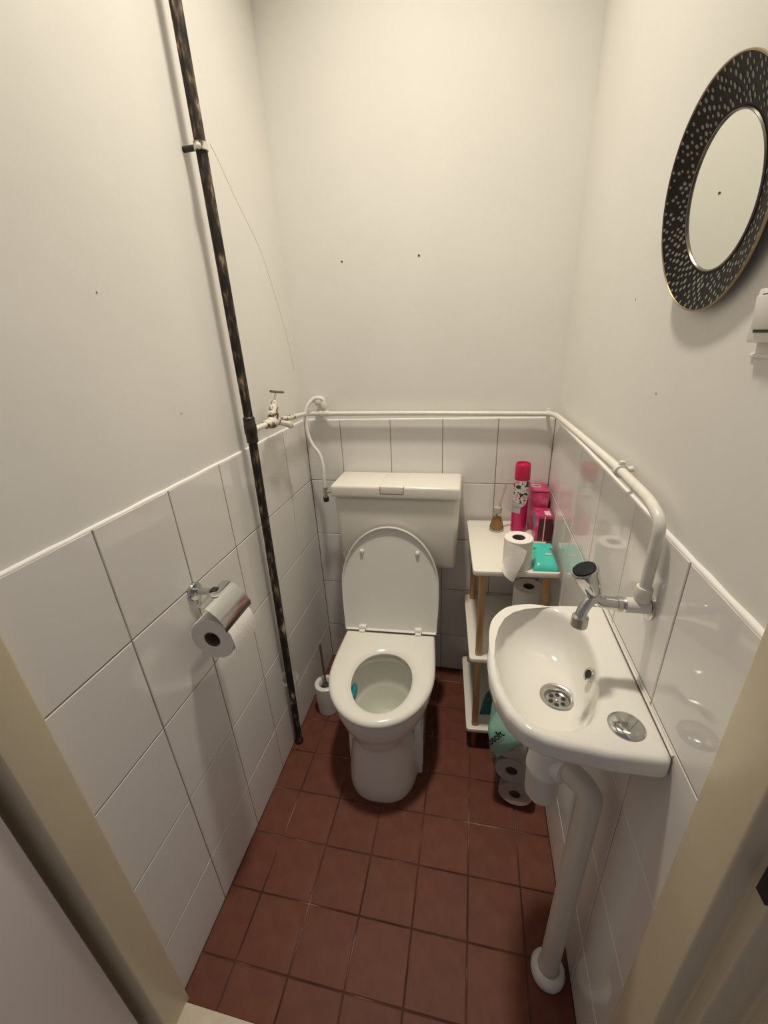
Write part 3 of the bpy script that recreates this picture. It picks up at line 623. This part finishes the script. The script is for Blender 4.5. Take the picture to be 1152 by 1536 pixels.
# pink cartons
def carton(label, x0, x1, y0, y1, h, rz, name='pink_carton'):
    cx, cy = (x0+x1)/2, (y0+y1)/2; c = thing(name, label, 'carton', (cx, cy, T), rz, 'pink cartons on the top shelf')
    link('carton_body', box(x0-cx, x1-cx, y0-cy, y1-cy, 0, h, .002, 2), 'boxpink', c); return c, (x1-x0)/2, (y1-y0)/2
c1, w1, d1 = carton('taller pink carton standing against the back tiles', .884, .944, -.094, -.010, .158, 0)
link('flap_seam', box(-w1, w1, -d1-.0006, -d1+.001, .150, .1525), 'maroon', c1)
link('top_print', box(-.026, .004, -.010, .022, .158, .1586), 'boxgrey', c1)
link('top_print_line', box(-.022, .0, .002, .008, .1586, .1589), 'print', c1)
c2, w2, d2 = carton('smaller pink carton with teal print and pale stripe in front', .892, .946, -.187, -.108, .098, 0)
link('teal_print', box(-w2-.0005, -w2+.001, -d2+.012, d2-.012, .048, .094), 'boxteal', c2)
link('dark_front', box(-w2+.010, w2+.0002, -d2-.0006, -d2+.001, .004, .088), 'maroon', c2)
link('pale_stripe', box(.0005, .0038, -d2-.001, -d2+.001, .002, .096), 'stripe', c2)
link('top_sheen_print', box(.004, .022, -.030, .006, .098, .0985), 'stripe', c2)
# toilet roll with loose sheet
t2r = thing('toilet_roll', 'toilet roll on the top shelf with a loose sheet hanging over the edge', 'toilet roll', (.818, -.3585, T))
roll_parts(t2r, .0435, .099, (0, 0, 1), (0, 0, 0), .020)
def sheet(bm):
    # from the roll's flank forward and down over the board edge
    a = Vector((.818, -.3585, T)); top = [Vector((.7755, -.362, .908)), Vector((.7800, -.383, .909)), Vector((.7950, -.4005, .906)), Vector((.8180, -.4040, .899)), Vector((.8400, -.4045, .886))]
    mid = [Vector((.7745, -.372, .868)), Vector((.7790, -.392, .868)), Vector((.7930, -.4085, .866)), Vector((.8130, -.4130, .862)), Vector((.8310, -.4140, .856))]
    low = [Vector((.7730, -.398, .836)), Vector((.7775, -.409, .828)), Vector((.7890, -.4190, .822)), Vector((.8030, -.4215, .818)), Vector((.8180, -.4200, .824))]
    bot = [Vector((.7690, -.4185, .8210)), Vector((.7780, -.4225, .8060)), Vector((.7860, -.4245, .7980)), Vector((.7960, -.4250, .7890)), Vector((.8060, -.4235, .7850))]
    rows_ = [top, mid, low, bot]; f = lambda r: [v-a for v in spline(r, 4)]
    rows_ = [f(r) for r in rows_]; grid = []
    cols = list(zip(*rows_)); cols = [spline(c, 5) for c in cols]; grid = [[bm.verts.new(v) for v in c] for c in cols]
    for p, q in zip(grid, grid[1:]):
        for i in range(len(p)-1): bm.faces.new((p[i], q[i], q[i+1], p[i+1]))
    bmesh.ops.solidify(bm, geom=list(bm.faces), thickness=.0007)
link('loose_sheet', join_bm(sheet, 60), 'paper', t2r)
# turquoise pouch
def pouch(parent, pts, h, m, n=9):
    def f(bm):
        a, b, c, d = [Vector((*p, 0)) for p in pts]; g = []
        for i in range(n+1):
            row = []
            for j in range(n+1):
                u, v = i/n, j/n; p = a*(1-u)*(1-v)+b*u*(1-v)+c*u*v+d*(1-u)*v
                hh = h*(1-abs(2*u-1)**3.2)**.6*(1-abs(2*v-1)**4)**.6*(1+.10*math.sin(7*u+5*v)); row.append((p, hh))
            g.append(row)
        up = [[bm.verts.new(p+Vector((0, 0, .002+hh))) for p, hh in r] for r in g]; dn_ = [[bm.verts.new(p+Vector((0, 0, .0006))) for p, hh in r] for r in g]
        for i in range(n):
            for j in range(n):
                bm.faces.new((up[i][j], up[i+1][j], up[i+1][j+1], up[i][j+1])); bm.faces.new((dn_[i][j], dn_[i][j+1], dn_[i+1][j+1], dn_[i+1][j]))
        for i in range(n):
            for (s, q) in ((0, 0), (1, n)):
                bm.faces.new((up[i][q], up[i+1][q], dn_[i+1][q], dn_[i][q])); bm.faces.new((up[q][i], up[q][i+1], dn_[q][i+1], dn_[q][i]))
    return link('pouch_body', join_bm(f, 60), m, parent)
po = thing('wipes_pouch', 'turquoise plastic pouch lying at the front of the top shelf', 'pouch', (.90, -.315, T))
pouch(po, [(-.036, -.078), (.044, -.0735), (.040, .078), (-.026, .070)], .024, 'teal')
link('pouch_flap', box(-.024, .038, .036, .070, .020, .0245, .002, 2), 'teal', po)
link('label_print', box(.008, .026, -.018, -.010, .0268, .0282), 'stripe', po)
# rolls stacked on the middle shelf
for k, lb in enumerate(('toilet roll under another one on the middle shelf', 'toilet roll on top of another one on the middle shelf')):
    q = thing('toilet_roll', lb, 'toilet roll', (.884, -.232, .4555+.0985*k), 0, 'rolls on the middle shelf'); roll_parts(q, .052, .098, (0, 0, 1), (0, 0, 0), .020)
# dark teal bag on the lowest shelf
db = thing('teal_bag', 'dark teal plastic bag lying on the lowest shelf', 'bag', (.790, -.300, .1105), math.radians(20))
pouch(db, [(-.068, -.020), (.06, -.050), (.065, .06), (-.03, .045)], .07, 'darkteal')
# pack of toilet rolls on the floor under the basin
PO = Vector((.866, -.50, 0)); pk = thing('toilet_roll_pack', 'plastic wrapped pack of toilet rolls on the floor under the basin', 'toilet roll pack', PO, 0, None, (0, math.radians(-9.5), math.radians(-9)))
pk.location = (.872, -.517, .0095)
for lay in range(3):
    for row in range(2):
        c = (0, -.093+.093*row, .0565+.111*lay)
        roll = link('roll', lathe([(.019, .001), (.052, 0), (.054, .002), (.054, .088), (.052, .090), (.019, .089), (.019, .001)], c, (0, 1, 0), 32, False, False), 'paper', pk)
        link('roll_core', lathe([(.0185, .004), (.0185, .086)], c, (0, 1, 0), 20, True, False), 'coreface', roll)
def wrap(bm, z0, z1, gr, top=None):
    def ring(z, g):
        out = []
        for x, y in rrect(-.056-g, .056+g, -.095-g, .092+g, .018, 5):
            k = 1+.02*math.sin(31*x*10+z*70)+.015*math.sin(y*90+z*40); out.append(Vector((x*k, y*k, z)))
        return out
    n = 10; bloft(bm, [ring(z0+(z1-z0)*k/n, gr*(.3+.7*math.sin(PI*min(1, max(.12, k/n*.9+.05))))) for k in range(n+1)], z0 < .01, False)
link('clear_wrap', join_bm(lambda bm: wrap(bm, .030, .300, .003), 60), 'film', pk)
def gwrap(bm):
    def ring(z, sx, sy, ox, tilt):
        out = []
        for x, y in rrect(-.060, .060, -.098, .094, .022, 5):
            k = 1+.02*math.sin(230*x+z*60)+.015*math.sin(y*80+z*50); out.append(Vector((x*k*sx+ox, y*k*sy, z+tilt*x)))
        return out
    bloft(bm, [ring(.262, 1.02, 1.01, 0, .95), ring(.278, 1.035, 1.025, 0, .75), ring(.30, 1.035, 1.025, 0, .4), ring(.33, 1.0, 1.0, 0, 0), ring(.348, .85, .9, 0, 0), ring(.372, .45, .6, -.005, 0), ring(.395, .25, .5, -.01, 0)], False, True)
gw = link('green_printed_wrap', join_bm(gwrap, 60), 'greenfilm', pk)
def text(s, size, name, m, parent, mw):
    cu = bpy.data.curves.new('t', 'FONT'); cu.body = s; cu.size = size; cu.extrude = .0004; cu.offset = .0007
    to_ = bpy.data.objects.new('t', cu); COL.objects.link(to_); dg = bpy.context.evaluated_depsgraph_get()
    me = bpy.data.meshes.new_from_object(to_.evaluated_get(dg)); bpy.data.objects.remove(to_, do_unlink=True); me.materials.clear()
    o = link(name, me, m, parent); o.matrix_local = mw; return o
tm = Matrix.Translation((-.052, -.1050, .286)) @ Matrix.Rotation(PI/2, 4, 'X') @ Matrix.Rotation(math.radians(48), 4, 'Z')
text('osoft', .036, 'brand_lettering', 'print', gw, tm)
link('text_line', box(0, .055, 0, .0025, -.0002, .0004), 'printgrey', gw).matrix_local = tm @ Matrix.Translation((.004, -.010, 0))
